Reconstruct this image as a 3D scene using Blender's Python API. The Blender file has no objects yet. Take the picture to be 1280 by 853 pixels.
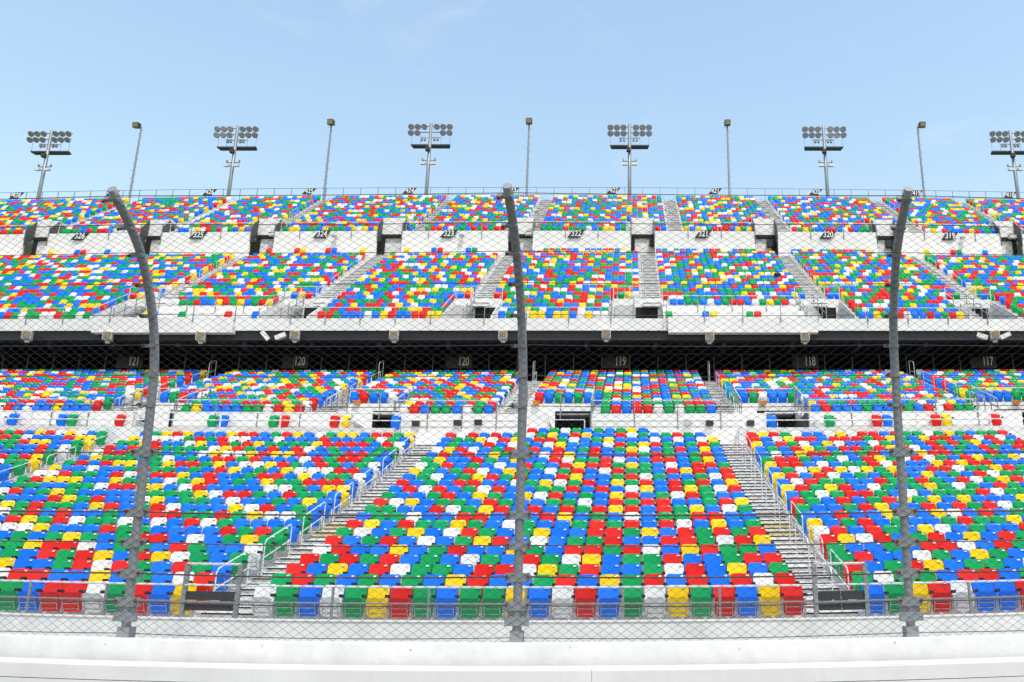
import bpy, math, random
import numpy as np
from mathutils import Vector
rnd = random.Random(11)
C = bpy.context.scene.collection
R = math.radians
# ------------------------------------------------------------------ place geometry
F, TILT, PX0, PY0 = 1100.0, R(16.0), 790.0, 426.5      # focal length and principal point, in photo pixels
CT, ST = math.cos(TILT), math.sin(TILT)
EYE = 1.65                                             # camera height over the track
K = 7e-8
U = .508                                               # one seat width

def ray(y): return math.tan(TILT + math.atan((PY0 - y) / F))
def swell(X, D):                                       # the stands bulge gently towards the track (tri-oval)
    a = F * X / (D * 1.01) + 150.0
    return D * K * a * a
def at(x, y, D):                                       # photo pixel + distance -> straightened stand coordinates
    f = 1 + K * (x - 640) ** 2
    H = D * ray(PY0 + (y - PY0) * f)
    Z = D * CT + H * ST
    return ((x - PX0) * f / F * Z, D, H + EYE)
def hz(y, D): return D * ray(y) + EYE                  # height at the stand's centre line
def bend(p):                                           # both ends of every tier lie a little farther back and higher
    w_ = swell(p[0], p[1]); return (p[0], p[1] + w_, p[2] + w_ * math.tan(TILT))

# ------------------------------------------------------------------ mesh helpers
class MB:
    def __init__(s): s.v, s.f, s.m = [], [], []
    def face(s, pts, m=0):
        i = len(s.v); s.v += [tuple(p) for p in pts]; s.f.append(tuple(range(i, i + len(pts)))); s.m.append(m)
    def box(s, x0, x1, y0, y1, z0, z1, m=0, step=None):
        n = 1 if not step else max(1, int(math.ceil((x1 - x0) / step)))
        b = len(s.v)
        for i in range(n + 1):
            x = x0 + (x1 - x0) * i / n
            s.v += [(x, y0, z0), (x, y1, z0), (x, y1, z1), (x, y0, z1)]
        for i in range(n):
            a, c = b + 4 * i, b + 4 * i + 4
            for j in range(4):
                k = (j + 1) % 4
                s.f.append((a + j, a + k, c + k, c + j)); s.m.append(m)
        e = b + 4 * n
        s.f += [(b, b + 3, b + 2, b + 1), (e, e + 1, e + 2, e + 3)]; s.m += [m, m]
    def hexa(s, p, m=0):                               # eight corners: bottom four, top four
        b = len(s.v); s.v += [tuple(q) for q in p]
        for f in ((0, 3, 2, 1), (4, 5, 6, 7), (0, 1, 5, 4), (1, 2, 6, 5), (2, 3, 7, 6), (3, 0, 4, 7)):
            s.f.append(tuple(b + i for i in f)); s.m.append(m)
    def tube(s, pts, r, n=6, m=0, cap=True):
        pts = [Vector(p) for p in pts]; b = len(s.v); N = len(pts)
        rr = r if isinstance(r, (list, tuple)) else [r] * N
        ref = None
        for i, p in enumerate(pts):
            d = (pts[min(i + 1, N - 1)] - pts[max(i - 1, 0)])
            d = d.normalized() if d.length > 1e-9 else Vector((0, 0, 1))
            a = Vector((0, 0, 1)) if abs(d.z) < .95 else Vector((1, 0, 0))
            if ref is not None and ref.cross(d).length > .1: a = ref
            u = d.cross(a).normalized(); w = d.cross(u)
            ref = a
            for k in range(n):
                t = 2 * math.pi * (k + .5) / n
                q = p + (u * math.cos(t) + w * math.sin(t)) * rr[i]
                s.v.append(tuple(q))
        for i in range(N - 1):
            for k in range(n):
                l = (k + 1) % n
                s.f.append((b + i * n + k, b + i * n + l, b + (i + 1) * n + l, b + (i + 1) * n + k)); s.m.append(m)
        if cap:
            s.f.append(tuple(b + k for k in reversed(range(n)))); s.m.append(m)
            s.f.append(tuple(b + (N - 1) * n + k for k in range(n))); s.m.append(m)
    def rod(s, p0, p1, r, n=6, m=0, step=None):
        if step:
            k = max(1, int(math.ceil((Vector(p1) - Vector(p0)).length / step)))
            pts = [Vector(p0).lerp(Vector(p1), i / k) for i in range(k + 1)]
        else: pts = [p0, p1]
        s.tube(pts, r, n, m)
    def build(s, name, mats, parent=None, bent=True, smooth=False, origin=None):
        v = [bend(p) for p in s.v] if bent else s.v
        if origin is not None: v = [(p[0] - origin[0], p[1] - origin[1], p[2] - origin[2]) for p in v]
        me = bpy.data.meshes.new(name); me.from_pydata(v, [], s.f)
        mats = mats if isinstance(mats, (list, tuple)) else [mats]
        for q in mats: me.materials.append(q)
        me.polygons.foreach_set('material_index', s.m)
        if smooth: me.polygons.foreach_set('use_smooth', [True] * len(s.f))
        me.update()
        o = bpy.data.objects.new(name, me); C.objects.link(o)
        if parent is not None: o.parent = parent
        if origin is not None and parent is None: o.location = origin
        return o

def tag(o, label, cat, group=None):
    o['label'] = label; o['category'] = cat
    if group: o['group'] = group
    return o
def thing(name, label, cat, loc=(0, 0, 0), group=None):
    o = bpy.data.objects.new(name, None); C.objects.link(o); o.location = loc; o.empty_display_size = .2
    return tag(o, label, cat, group)
def struct(o): o['kind'] = 'structure'; return o
ORD = 'first second third fourth fifth sixth seventh eighth ninth tenth eleventh twelfth thirteenth fourteenth fifteenth sixteenth seventeenth eighteenth nineteenth twentieth'.split()

# ------------------------------------------------------------------ materials
def mat(name, col, rough=.6, metal=0., noise=0., scale=4., spec=.5, bump=0., streak=0., coat=0.):
    m = bpy.data.materials.new(name); m.use_nodes = True
    nt = m.node_tree; b = nt.nodes['Principled BSDF']
    b.inputs['Base Color'].default_value = (*col, 1); b.inputs['Roughness'].default_value = rough
    b.inputs['Metallic'].default_value = metal
    b.inputs['Specular IOR Level'].default_value = spec
    b.inputs['Coat Weight'].default_value = coat
    if noise or bump or streak:
        tc = nt.nodes.new('ShaderNodeTexCoord')
        n = nt.nodes.new('ShaderNodeTexNoise'); n.inputs['Scale'].default_value = scale; n.inputs['Detail'].default_value = 6
        n.inputs['Roughness'].default_value = .65
        nt.links.new(tc.outputs['Object'], n.inputs['Vector'])
        if noise:
            r = nt.nodes.new('ShaderNodeMapRange'); r.inputs['From Min'].default_value = .3; r.inputs['From Max'].default_value = .7
            r.inputs['To Min'].default_value = 1 - noise; r.inputs['To Max'].default_value = 1 + noise * .35
            nt.links.new(n.outputs['Fac'], r.inputs['Value'])
            out = r.outputs['Result']
            if streak:
                mp = nt.nodes.new('ShaderNodeMapping'); mp.inputs['Scale'].default_value = (3.0, 3.0, .22)
                n2 = nt.nodes.new('ShaderNodeTexNoise'); n2.inputs['Scale'].default_value = 1.6; n2.inputs['Detail'].default_value = 8
                n2.inputs['Roughness'].default_value = .7
                nt.links.new(tc.outputs['Object'], mp.inputs['Vector']); nt.links.new(mp.outputs['Vector'], n2.inputs['Vector'])
                r2 = nt.nodes.new('ShaderNodeMapRange'); r2.inputs['From Min'].default_value = .55; r2.inputs['From Max'].default_value = .8
                r2.inputs['To Min'].default_value = 1.; r2.inputs['To Max'].default_value = 1 - streak
                nt.links.new(n2.outputs['Fac'], r2.inputs['Value'])
                mm = nt.nodes.new('ShaderNodeMath'); mm.operation = 'MULTIPLY'
                nt.links.new(out, mm.inputs[0]); nt.links.new(r2.outputs['Result'], mm.inputs[1]); out = mm.outputs[0]
            mx = nt.nodes.new('ShaderNodeMix'); mx.data_type = 'RGBA'; mx.blend_type = 'MULTIPLY'; mx.inputs['Factor'].default_value = 1
            mx.inputs[6].default_value = (*col, 1)
            nt.links.new(out, mx.inputs[7]); nt.links.new(mx.outputs[2], b.inputs['Base Color'])
        if bump:
            bp = nt.nodes.new('ShaderNodeBump'); bp.inputs['Strength'].default_value = bump; bp.inputs['Distance'].default_value = .01
            nt.links.new(n.outputs['Fac'], bp.inputs['Height']); nt.links.new(bp.outputs['Normal'], b.inputs['Normal'])
    return m

def seat_mat(name, col, fade):
    m = mat(name, col, .40, spec=.13)
    nt = m.node_tree; b = nt.nodes['Principled BSDF']
    g = nt.nodes.new('ShaderNodeNewGeometry'); oi = nt.nodes.new('ShaderNodeObjectInfo')
    # sun-bleaching and grime differ from seat to seat and over each shell
    tc = nt.nodes.new('ShaderNodeNewGeometry'); no = nt.nodes.new('ShaderNodeTexNoise'); no.inputs['Scale'].default_value = 1.7; no.inputs['Detail'].default_value = 7
    no.inputs['Roughness'].default_value = .7
    nt.links.new(tc.outputs['Position'], no.inputs['Vector'])
    r = nt.nodes.new('ShaderNodeMapRange'); r.inputs['From Min'].default_value = .35; r.inputs['From Max'].default_value = .72
    r.inputs['To Min'].default_value = 0; r.inputs['To Max'].default_value = 1
    nt.links.new(no.outputs['Fac'], r.inputs['Value'])
    mx = nt.nodes.new('ShaderNodeMix'); mx.data_type = 'RGBA'
    mx.inputs[6].default_value = (*col, 1); mx.inputs[7].default_value = (*fade, 1)
    nt.links.new(r.outputs['Result'], mx.inputs['Factor'])
    ad = nt.nodes.new('ShaderNodeMath'); ad.operation = 'ADD'; fr = nt.nodes.new('ShaderNodeMath'); fr.operation = 'FRACT'
    nt.links.new(g.outputs['Random Per Island'], ad.inputs[0]); nt.links.new(oi.outputs['Random'], ad.inputs[1]); nt.links.new(ad.outputs[0], fr.inputs[0])
    hv = nt.nodes.new('ShaderNodeHueSaturation'); v = nt.nodes.new('ShaderNodeMapRange'); v.inputs['To Min'].default_value = .86; v.inputs['To Max'].default_value = 1.04
    sa = nt.nodes.new('ShaderNodeMapRange'); sa.inputs['To Min'].default_value = 1.0; sa.inputs['To Max'].default_value = .985
    nt.links.new(fr.outputs[0], v.inputs['Value']); nt.links.new(fr.outputs[0], sa.inputs['Value'])
    nt.links.new(v.outputs['Result'], hv.inputs['Value']); nt.links.new(sa.outputs['Result'], hv.inputs['Saturation'])
    nt.links.new(mx.outputs[2], hv.inputs['Color']); nt.links.new(hv.outputs['Color'], b.inputs['Base Color'])
    return m

M_seat = {
    'B': seat_mat('seat_plastic_blue', (.0, .175, .90), (.004, .19, .90)),
    'G': seat_mat('seat_plastic_green', (.0, .35, .095), (.003, .365, .105)),
    'R': seat_mat('seat_plastic_red', (.77, .012, .009), (.80, .019, .013)),
    'Y': seat_mat('seat_plastic_yellow', (.95, .62, .0), (.95, .64, .006)),
    'W': seat_mat('seat_plastic_white', (.84, .83, .82), (.76, .75, .745))}
WORD = dict(B='blue', G='green', R='red', Y='yellow', W='white')
M_black = mat('black_plastic', (.012, .012, .013), .5)
M_tag = mat('white_number_plate', (.82, .82, .8), .4)
M_galv = mat('galvanised_steel', (.30, .32, .34), .5, .55, .3, 9.)
M_frame = mat('seat_frame_grey', (.42, .43, .44), .45, .3, .15, 20.)
M_rail = mat('pale_aluminium_rail', (.66, .66, .655), .4, .1, .1, 5.)
M_grayrail = mat('grey_steel_rail', (.27, .29, .31), .5, .4, .2, 6.)
M_tread = mat('aluminium_tread', (.78, .76, .735), .55, .0, .15, 3., bump=.2)
M_riser = mat('pale_riser', (.80, .775, .75), .6, .0, .12, 2.)
M_white = mat('white_painted_wall', (.82, .79, .76), .65, 0, .12, .7, streak=.16)
M_conc = mat('pale_concrete', (.74, .725, .705), .85, 0, .2, 1.2, bump=.3, streak=.2)
M_barrier = mat('white_barrier_paint', (.80, .765, .75), .45, 0, .1, 1.1, streak=.10, bump=.1)
M_wallpaint = mat('white_wall_paint_scuffed', (.79, .765, .745), .6, 0, .14, 2.3, bump=.5, streak=.05)
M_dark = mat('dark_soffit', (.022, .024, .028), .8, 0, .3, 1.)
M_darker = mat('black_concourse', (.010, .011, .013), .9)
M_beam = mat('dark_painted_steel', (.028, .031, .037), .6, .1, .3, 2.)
M_panel = mat('charcoal_mesh_panel', (.035, .037, .04), .7, .0, .4, 12.)
M_sidepan = mat('grey_metal_side_panel', (.10, .105, .11), .6, .3, .35, 3.)
M_cable = mat('rusty_steel_cable', (.15, .09, .06), .6, .4, .5, 6.)
M_wire = mat('fence_wire', (.034, .035, .038), .75, .1)
M_post = mat('weathered_steel_pipe', (.27, .28, .295), .6, .15, .14, 14., bump=.08, streak=.1)
M_rust = mat('rusty_bolt', (.12, .045, .02), .8, .2)
M_sign = mat('sign_black', (.010, .011, .012), .5)
M_ink = mat('sign_white_lettering', (.82, .82, .8), .5)
M_dimink = mat('sign_pale_lettering', (.88, .88, .88), .5)
M_step = mat('grey_step', (.50, .485, .47), .7, 0, .15, 2.)
M_yel = mat('yellow_nosing_paint', (.78, .62, .26), .6, 0, .3, 6.)
M_tan = mat('tan_speaker_grille', (.30, .22, .13), .7, 0, .2, 8.)
M_grille = mat('speaker_casing', (.55, .54, .52), .6, 0, .1, 8.)
M_lampglass = mat('lamp_glass', (.35, .36, .37), .15, .3)
M_lampbody = mat('lamp_reflector', (.34, .345, .35), .45, .5)
M_brown = mat('bronze_lamp_head', (.055, .04, .028), .5, .3)
M_orange = mat('orange_plastic', (.80, .27, .02), .5)
M_asphalt = mat('asphalt', (.05, .05, .052), .9, 0, .3, 8., bump=.4)
M_ground = mat('concrete_ground', (.34, .335, .325), .9, 0, .2, 1.)
M_grass = mat('infield_grass', (.06, .10, .03), .9, 0, .4, 2.)

# ------------------------------------------------------------------ camera, sky, sun
cam = bpy.data.cameras.new('camera'); co = bpy.data.objects.new('camera', cam); C.objects.link(co)
co.location = (0, 0, EYE); co.rotation_euler = (R(90) + TILT, 0, 0)
cam.sensor_width = 36; cam.lens = 36 * F / 1280; cam.shift_x = -(PX0 - 640) / 1280; cam.clip_end = 3000; cam.clip_start = .05
bpy.context.scene.camera = co
EL, AZ = R(64), R(25)
sd = Vector((math.sin(AZ) * math.cos(EL), -math.cos(AZ) * math.cos(EL), math.sin(EL)))
L = bpy.data.lights.new('sun', 'SUN'); L.energy = 2.05; L.angle = R(.53); L.color = (1, .925, .83)
lo = bpy.data.objects.new('sun', L); C.objects.link(lo); lo.rotation_euler = (-sd).to_track_quat('-Z', 'Y').to_euler(); lo.location = (0, 0, 100)
w = bpy.data.worlds.new('World'); bpy.context.scene.world = w; w.use_nodes = True
nt = w.node_tree; bg = nt.nodes['Background']
sky = nt.nodes.new('ShaderNodeTexSky'); sky.sky_type = 'NISHITA'; sky.sun_disc = False
sky.sun_elevation = EL; sky.sun_rotation = math.pi - AZ; sky.altitude = 0; sky.air_density = 2.0; sky.dust_density = 1.0; sky.ozone_density = .6
tc = nt.nodes.new('ShaderNodeTexCoord')
mp = nt.nodes.new('ShaderNodeMapping'); mp.inputs['Scale'].default_value = (3.5, 3.5, 9.0); mp.inputs['Rotation'].default_value = (0, R(25), 0)
no = nt.nodes.new('ShaderNodeTexNoise'); no.inputs['Scale'].default_value = 1.7; no.inputs['Detail'].default_value = 8; no.inputs['Roughness'].default_value = .62; no.inputs['Distortion'].default_value = .5
nt.links.new(tc.outputs['Generated'], mp.inputs['Vector']); nt.links.new(mp.outputs['Vector'], no.inputs['Vector'])
cr = nt.nodes.new('ShaderNodeMapRange'); cr.interpolation_type = 'SMOOTHSTEP'
cr.inputs['From Min'].default_value = .54; cr.inputs['From Max'].default_value = .85; cr.inputs['To Max'].default_value = .16
nt.links.new(no.outputs['Fac'], cr.inputs['Value'])
cm = nt.nodes.new('ShaderNodeMix'); cm.data_type = 'RGBA'; cm.inputs[7].default_value = (5.2, 5.5, 5.7, 1)      # thin high cloud, as bright as the sky near the sun
nt.links.new(cr.outputs['Result'], cm.inputs['Factor']); nt.links.new(sky.outputs['Color'], cm.inputs[6])
nt.links.new(cm.outputs[2], bg.inputs['Color']); bg.inputs['Strength'].default_value = .15
sc = bpy.context.scene
sc.view_settings.view_transform = 'Standard'; sc.view_settings.look = 'None'; sc.view_settings.exposure = .58; sc.view_settings.gamma = 1
sc.view_settings.use_curve_mapping = False

# ------------------------------------------------------------------ rows of the four decks
def top_curve(pts, n):                                  # smooth fit through measured seat-top heights
    a = np.polyfit([p[0] for p in pts], [p[1] for p in pts], 2); return [float(np.polyval(a, i)) for i in range(1, n + 1)]
BACK = .86                                              # seat-top height over its tread
class Deck: pass
def deck(name, n, d0, d, samples):
    k = Deck(); k.name = name; k.n = n; k.d = d
    k.D = [d0 + d * i for i in range(n)]
    k.top = top_curve([(r, hz(y, d0 + d * (r - 1))) for r, y in samples], n)
    k.floor = [t - BACK for t in k.top]
    k.rows = [[] for _ in range(n)]                     # seats per row, filled later
    return k
LOW = deck('lower', 24, 20.22, .859, [(2, 718), (3, 705), (4, 692), (5, 681), (6, 670.5), (7, 660), (8, 650.6), (9, 641.7), (10, 633), (11, 625), (12, 616), (13, 608), (14, 599.5), (15, 591.7), (16, 584.4), (17, 577.7), (18, 570.5), (19, 564), (20, 558), (21, 552.6), (22, 547), (23, 541.7), (24, 536)])
MID = deck('middle', 14, 41.5, .854, [(1, 506), (3, 498), (5, 490), (7, 483.4), (9, 476.8), (11, 470.6), (14, 463)])
UPP = deck('upper', 21, 54.0, .82, [(1, 389), (3, 379), (6, 364), (9, 351), (12, 339.5), (15, 330), (18, 319.5), (21, 310)])
TOP = deck('top', 15, 72.0, .85, [(1, 282.5), (4, 273.5), (8, 262), (11, 253.5), (15, 244.3)])
XL, XR = -92., 66.                                      # how far the stands run to both sides
def span(D): return max(XL, -(D * 1.02 * 800 / F) * 1.1 - 6), min(XR, (D * 1.02 * 500 / F) * 1.12 + 11)

low_aisles = [(-46.9, -44.3), (-19.1, -16.5), (7.5, 10.1), (34.2, 36.8)]
mid_aisles = [(-51.6, -49.6), (-31.0, -29.0), (-12.6, -10.8), (8.3, 10.1), (33.0, 35.0)]
mid_cuts = [(-49.4, -43.2), (-28.8, -22.2), (-10.6, -3.8), (10.3, 16.6), (35.2, 41.4)]          # entrances: no seats in rows 1-4
upp_aisles = [(-65.4, -62.9), (-43.2, -40.8), (-21.5, -19.1), (1.35, 3.85), (24.3, 26.7), (46.0, 48.4)]
upp_cuts = [(-69.5, -63.0), (-47.4, -40.9), (-24.0, -17.6), (-2.5, 4.1), (22.3, 28.5), (43.5, 50.0)]
upp_low = [(-63.0, -47.4), (4.1, 22.3)]                  # blocks whose first three rows are left out for a front platform
upp_full = (-20., 41.5)                                  # blocks that keep their last row
top_aisles = [(-105.0, -102.8), (-83., -80.8), (-63.6, -61.4), (-38.1, -35.9), (-18.6, -16.2), (6.4, 8.8), (25.4, 27.8), (49.4, 51.8), (67.4, 69.8)]
top_cuts = [(-107.5, -103), (-86., -82), (-66.0, -61.8), (-43.8, -39.5), (-21.2, -17.0), (-.2, 3.9), (21.2, 25.2), (42.6, 46.6), (65., 69.)]

def inside(x, iv): return any(a <= x <= b for a, b in iv)
def minus(x0, x1, iv):
    out = [(x0, x1)]
    for a, b in iv:
        nx = []
        for p, q in out:
            if b <= p or a >= q: nx.append((p, q)); continue
            if p < a: nx.append((p, a))
            if b < q: nx.append((b, q))
        out = nx
    return [(p, q) for p, q in out if q - p > .05]
def X(iv): return [(a * U, b * U) for a, b in iv]

stand = thing('grandstand', 'huge grandstand with tiers of multicoloured seats above white walls', 'grandstand', (0, 20, 0))
def part(mb, name, m, **k):
    o = mb.build(name, m, None, **k); o.parent = stand; o.matrix_parent_inverse = stand.matrix_world.inverted() if False else o.matrix_parent_inverse
    o.location = Vector(o.location) - stand.location
    return o

def terrace(k, cut_rows, cuts, name):
    m = MB()
    for i in range(k.n):
        x0, x1 = span(k.D[i])
        yf = k.D[i] - .58; yb = yf + k.d + (.01 if i < k.n - 1 else .6)
        z1 = k.floor[i]; z0 = (k.floor[i - 1] - .12) if i else z1 - .3
        for p, q in minus(x0, x1, X(cuts) if i < cut_rows else []):
            m.box(p, q, yf, yb, z0, z1 - .03, 1, 2.5)                     # riser block
            m.box(p, q, yf - .025, yb, z1 - .03, z1, 0, 2.5)              # tread with its nosing
    return part(m, name, [M_tread, M_riser])
terrace(LOW, 0, [], 'seating_terrace')
terrace(MID, 4, mid_cuts, 'seating_terrace')
mm = MB()
terrace(UPP, 5, upp_cuts, 'seating_terrace')
terrace(TOP, 4, top_cuts, 'seating_terrace')

def stairs(k, aisle, r0=1, yellow=()):
    """two light steps per row, each with a nosing that throws a dark line"""
    m = MB(); a, b = aisle[0] * U + .04, aisle[1] * U - .04
    for i in range(max(r0, 1), k.n):
        yf = k.D[i] - .58; z0 = k.floor[i - 1]; z1 = k.floor[i]; h = (z1 - z0) / 2
        m.box(a, b, yf - .40, yf - .028, z0 + .001, z0 + h - .03, 1)
        m.box(a, b, yf - .43, yf - .028, z0 + h - .03, z0 + h, 2 if i + 1 in yellow else 0)
        for zz, yy in ((z0 + h - .064, yf - .404), (z1 - .064, yf - .030)): m.box(a, b, yy, yy + .003, zz, zz + .034, 3)  # black strips paint the shade inside the open gaps under the nosings
        m.box(a, b, yf - .05, yf - .0255, z1 - .028, z1 + .004, 2 if i + 1 in yellow else 0)
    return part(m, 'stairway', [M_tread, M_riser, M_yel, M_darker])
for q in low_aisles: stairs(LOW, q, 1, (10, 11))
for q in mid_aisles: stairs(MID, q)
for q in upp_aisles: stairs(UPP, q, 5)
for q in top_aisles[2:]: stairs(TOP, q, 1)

# ---- lower front: parapet the first row stands behind
x0, x1 = span(20)
m = MB()
zc = hz(778, 19.25)
m.box(x0, x1, 19.15, 19.36, -.2, zc, 0, 2.)
m.box(x0, x1, 19.13, 19.38, zc, zc + .035, 1, 2.)
m.box(x0, x1, 19.36, 19.64, -.2, LOW.floor[0] + .001, 0, 2.)
part(m, 'front_parapet', [M_conc, M_white])

# ---- walkway, platform and wall between lower and middle deck
yw = 41.08; zw = hz(518, yw)                              # top of the wall below the middle deck
plat = hz(537, 39.6)
x0, x1 = span(41)
holes = [(b - 4.0, b - .15) for a, b in mid_cuts]          # entrance mouths
m = MB()
for p, q in minus(x0, x1, X([(b - 4.0 - (.0), b) for a, b in mid_cuts])):
    m.box(p, q, yw - .12, yw + .12, LOW.floor[-1] - .6, zw, 0, 2.5)
part(m, 'deck_wall', M_white)
m = MB()                                                  # accessible platforms in front of the wall, either side of the middle block
for p, q in minus(x0, x1, X([(-21.3, 9.6)])):
    m.box(p, q, 39.62, yw - .121, LOW.floor[22] - .1, plat - .004, 1, 2.5)
    m.box(p, q, 39.56, 39.70, LOW.floor[22] - .1, plat + .05, 0, 2.5)
m.box(-21.3 * U, 9.6 * U, 40.9, yw - .121, LOW.floor[22], LOW.floor[23] + .2, 1, 2.5)
part(m, 'platform', [M_conc, M_tread])
for a, b in mid_cuts:                                     # recessed entrance: white panel over a dark mouth
    m = MB(); A, B_ = a * U, b * U
    yb = MID.D[4] - .58; zp = MID.floor[4] + .10; zl = hz(514.5, yb)
    m.box(A, B_, yb - .06, yb - .002, zl, zp, 0)
    m.box(A, B_ - 3.95 * U, yb - .06, yb - .002, LOW.floor[-1], zl, 0)
    m.box(A + .004, A + .104, yw + .121, yb - .061, LOW.floor[-1], MID.floor[0] + .2, 0)
    m.box(B_ - .104, B_ - .004, yw + .121, yb - .061, LOW.floor[-1], MID.floor[0] + .35, 1)
    m.box(A, B_ - 3.95 * U, yw + .121, yb - .061, LOW.floor[-1], MID.floor[0] + .03, 2)       # landing beside the mouth
    o = part(m, 'entrance_recess', [M_white, M_sidepan, M_tread])
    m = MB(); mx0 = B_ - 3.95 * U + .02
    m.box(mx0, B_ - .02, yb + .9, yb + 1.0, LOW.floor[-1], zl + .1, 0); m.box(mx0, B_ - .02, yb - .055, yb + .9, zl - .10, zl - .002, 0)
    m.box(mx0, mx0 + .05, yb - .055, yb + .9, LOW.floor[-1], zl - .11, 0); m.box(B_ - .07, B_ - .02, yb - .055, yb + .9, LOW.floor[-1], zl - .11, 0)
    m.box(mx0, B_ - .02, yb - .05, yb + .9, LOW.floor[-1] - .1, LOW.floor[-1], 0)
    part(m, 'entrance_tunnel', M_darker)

# ---- gap under the upper deck: dark concourse, its ceiling, beam and white fascia
x0, x1 = span(55)
yfas = 50.85
zf0, zf1 = hz(413.2, yfas), hz(398.2, yfas); zb = hz(425.5, 51.2); zlow = hz(415.6, yfas - .35)
m = MB()
low_x = X([(-65.2, -47.6), (4.3, 22.2)])
for p, q in minus(x0, x1, low_x): m.box(p, q, yfas, yfas + .14, zf0, zf1, 0, 2.5)
for p, q in low_x: m.box(p, q, yfas - .35, yfas + .14, zlow, zf1 - .01, 0, 2.5)
part(m, 'fascia', M_white)
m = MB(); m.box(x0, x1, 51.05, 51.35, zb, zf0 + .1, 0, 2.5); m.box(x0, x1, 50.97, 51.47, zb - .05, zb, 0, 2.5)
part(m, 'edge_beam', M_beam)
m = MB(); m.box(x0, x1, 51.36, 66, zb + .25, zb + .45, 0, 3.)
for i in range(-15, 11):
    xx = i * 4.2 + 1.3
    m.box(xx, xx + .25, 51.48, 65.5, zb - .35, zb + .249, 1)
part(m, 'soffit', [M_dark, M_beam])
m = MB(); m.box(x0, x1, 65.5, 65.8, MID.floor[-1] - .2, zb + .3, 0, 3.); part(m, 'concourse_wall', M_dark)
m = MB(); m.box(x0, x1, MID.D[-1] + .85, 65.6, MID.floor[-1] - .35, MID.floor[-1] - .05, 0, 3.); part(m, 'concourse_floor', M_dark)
for i in range(-7, 6):
    m = MB(); xx = i * 8.4 - 1.0
    m.box(xx, xx + .45, 57.5, 58.0, MID.floor[-1] - .05, zb + .25); part(m, 'column', M_beam)
# upper deck front
m = MB(); zuf = UPP.floor[0]
m.box(x0, x1, yfas + .14, UPP.D[0] - .95, zf1 - .5, zf1 - .12, 0, 2.5)
m.box(x0, x1, UPP.D[0] - .95, UPP.D[0] - .6, zf1 - .5, zuf + .004, 0, 2.5)
part(m, 'deck_edge', M_tread)
m = MB()                                                  # white panel of the stepped-back blocks, over the first rows
for p, q in X(upp_low):
    yp = UPP.D[3] - .66
    m.box(p, q, yp - .08, yp, UPP.floor[0] - .2, UPP.floor[3] + .12, 0, 2.5)
part(m, 'platform_wall', M_white)
for a, b in upp_cuts:
    m = MB(); A, B_ = a * U, b * U
    yb = UPP.D[5] - .58
    zt = UPP.floor[5] + .1
    w0, w1 = (b - 3.6) * U, (b - .6) * U
    zl = hz(384.6, yb)
    m.box(A, B_, yb - .07, yb - .003, zl, zt, 0)
    m.box(A, w0, yb - .07, yb - .003, UPP.floor[0] - .3, zl - .001, 1); m.box(w1, B_, yb - .07, yb - .003, UPP.floor[0] - .3, zl - .001, 1)
    n = 6
    for i in range(n):                                    # light steps either side of the mouth
        z = UPP.floor[0] + (UPP.floor[5] - UPP.floor[0]) * .8 * (i + 1) / n; y = UPP.D[0] + .2 + (yb - UPP.D[0] - .3) * i / n
        m.box(A + .1, w0 - .1, y, yb - .075, z - .3, z, 2)
    o = part(m, 'entrance_recess', [M_white, M_tread, M_step])
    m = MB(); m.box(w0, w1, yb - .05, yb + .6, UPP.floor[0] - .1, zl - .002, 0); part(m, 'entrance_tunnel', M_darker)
    for s in (A + .004, B_ - .054):
        m = MB(); pts = [(s, UPP.D[0] - .55, UPP.floor[0] - .1), (s + .05, UPP.D[0] - .55, UPP.floor[0] - .1), (s + .05, yb, UPP.floor[0] + .2), (s, yb, UPP.floor[0] + .2),
               (s, UPP.D[0] - .55, UPP.floor[0] + .35), (s + .05, UPP.D[0] - .55, UPP.floor[0] + .35), (s + .05, yb, UPP.floor[5] + .1), (s, yb, UPP.floor[5] + .1)]
        m.hexa(pts, 0); part(m, 'side_panel', M_riser)
# walkway behind the upper deck and the wall under the top deck
x0, x1 = span(72)
yt = TOP.D[0] - .72; zt1 = hz(289.3, yt)
m = MB()
for p, q in minus(x0, x1, X(top_cuts)): m.box(p, q, yt - .12, yt + .08, UPP.floor[-1] - .6, zt1, 0, 2.5)
part(m, 'deck_wall', M_white)
for a, b in top_cuts:
    m = MB(); A, B_ = a * U, b * U
    yb = yt + 1.15; zl = hz(293.3, yb); zt = hz(272.8, yb); zi = hz(297.3, yb)
    m.box(A, B_, yb - .08, yb, zl, zt, 0); m.box(A, B_, yb, TOP.D[4] - .581, zt - .12, zt, 0)
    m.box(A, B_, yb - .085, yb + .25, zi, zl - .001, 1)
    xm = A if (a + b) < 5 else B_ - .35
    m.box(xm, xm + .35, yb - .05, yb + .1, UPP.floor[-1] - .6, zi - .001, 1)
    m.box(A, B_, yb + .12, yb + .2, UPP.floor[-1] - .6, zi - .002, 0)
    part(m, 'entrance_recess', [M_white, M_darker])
    for s, nm in ((A + .004, 0), (B_ - .064, 1)):
        m = MB(); t = .06
        f0, f1 = hz(305, yt), hz(296, yb); g0, g1 = TOP.floor[0] + .5, hz(273.5, yb)
        m.hexa([(s, yt - .15, f0), (s + t, yt - .15, f0), (s + t, yb - .1, f1), (s, yb - .1, f1), (s, yt - .15, g0), (s + t, yt - .15, g0), (s + t, yb - .1, g1), (s, yb - .1, g1)])
        part(m, 'side_panel', M_sidepan)
m = MB(); m.box(x0, x1, UPP.D[-1] + .24, yt - .121, UPP.floor[-1] - .3, UPP.floor[-1] + .003, 0, 2.5); part(m, 'walkway', M_tread)
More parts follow.
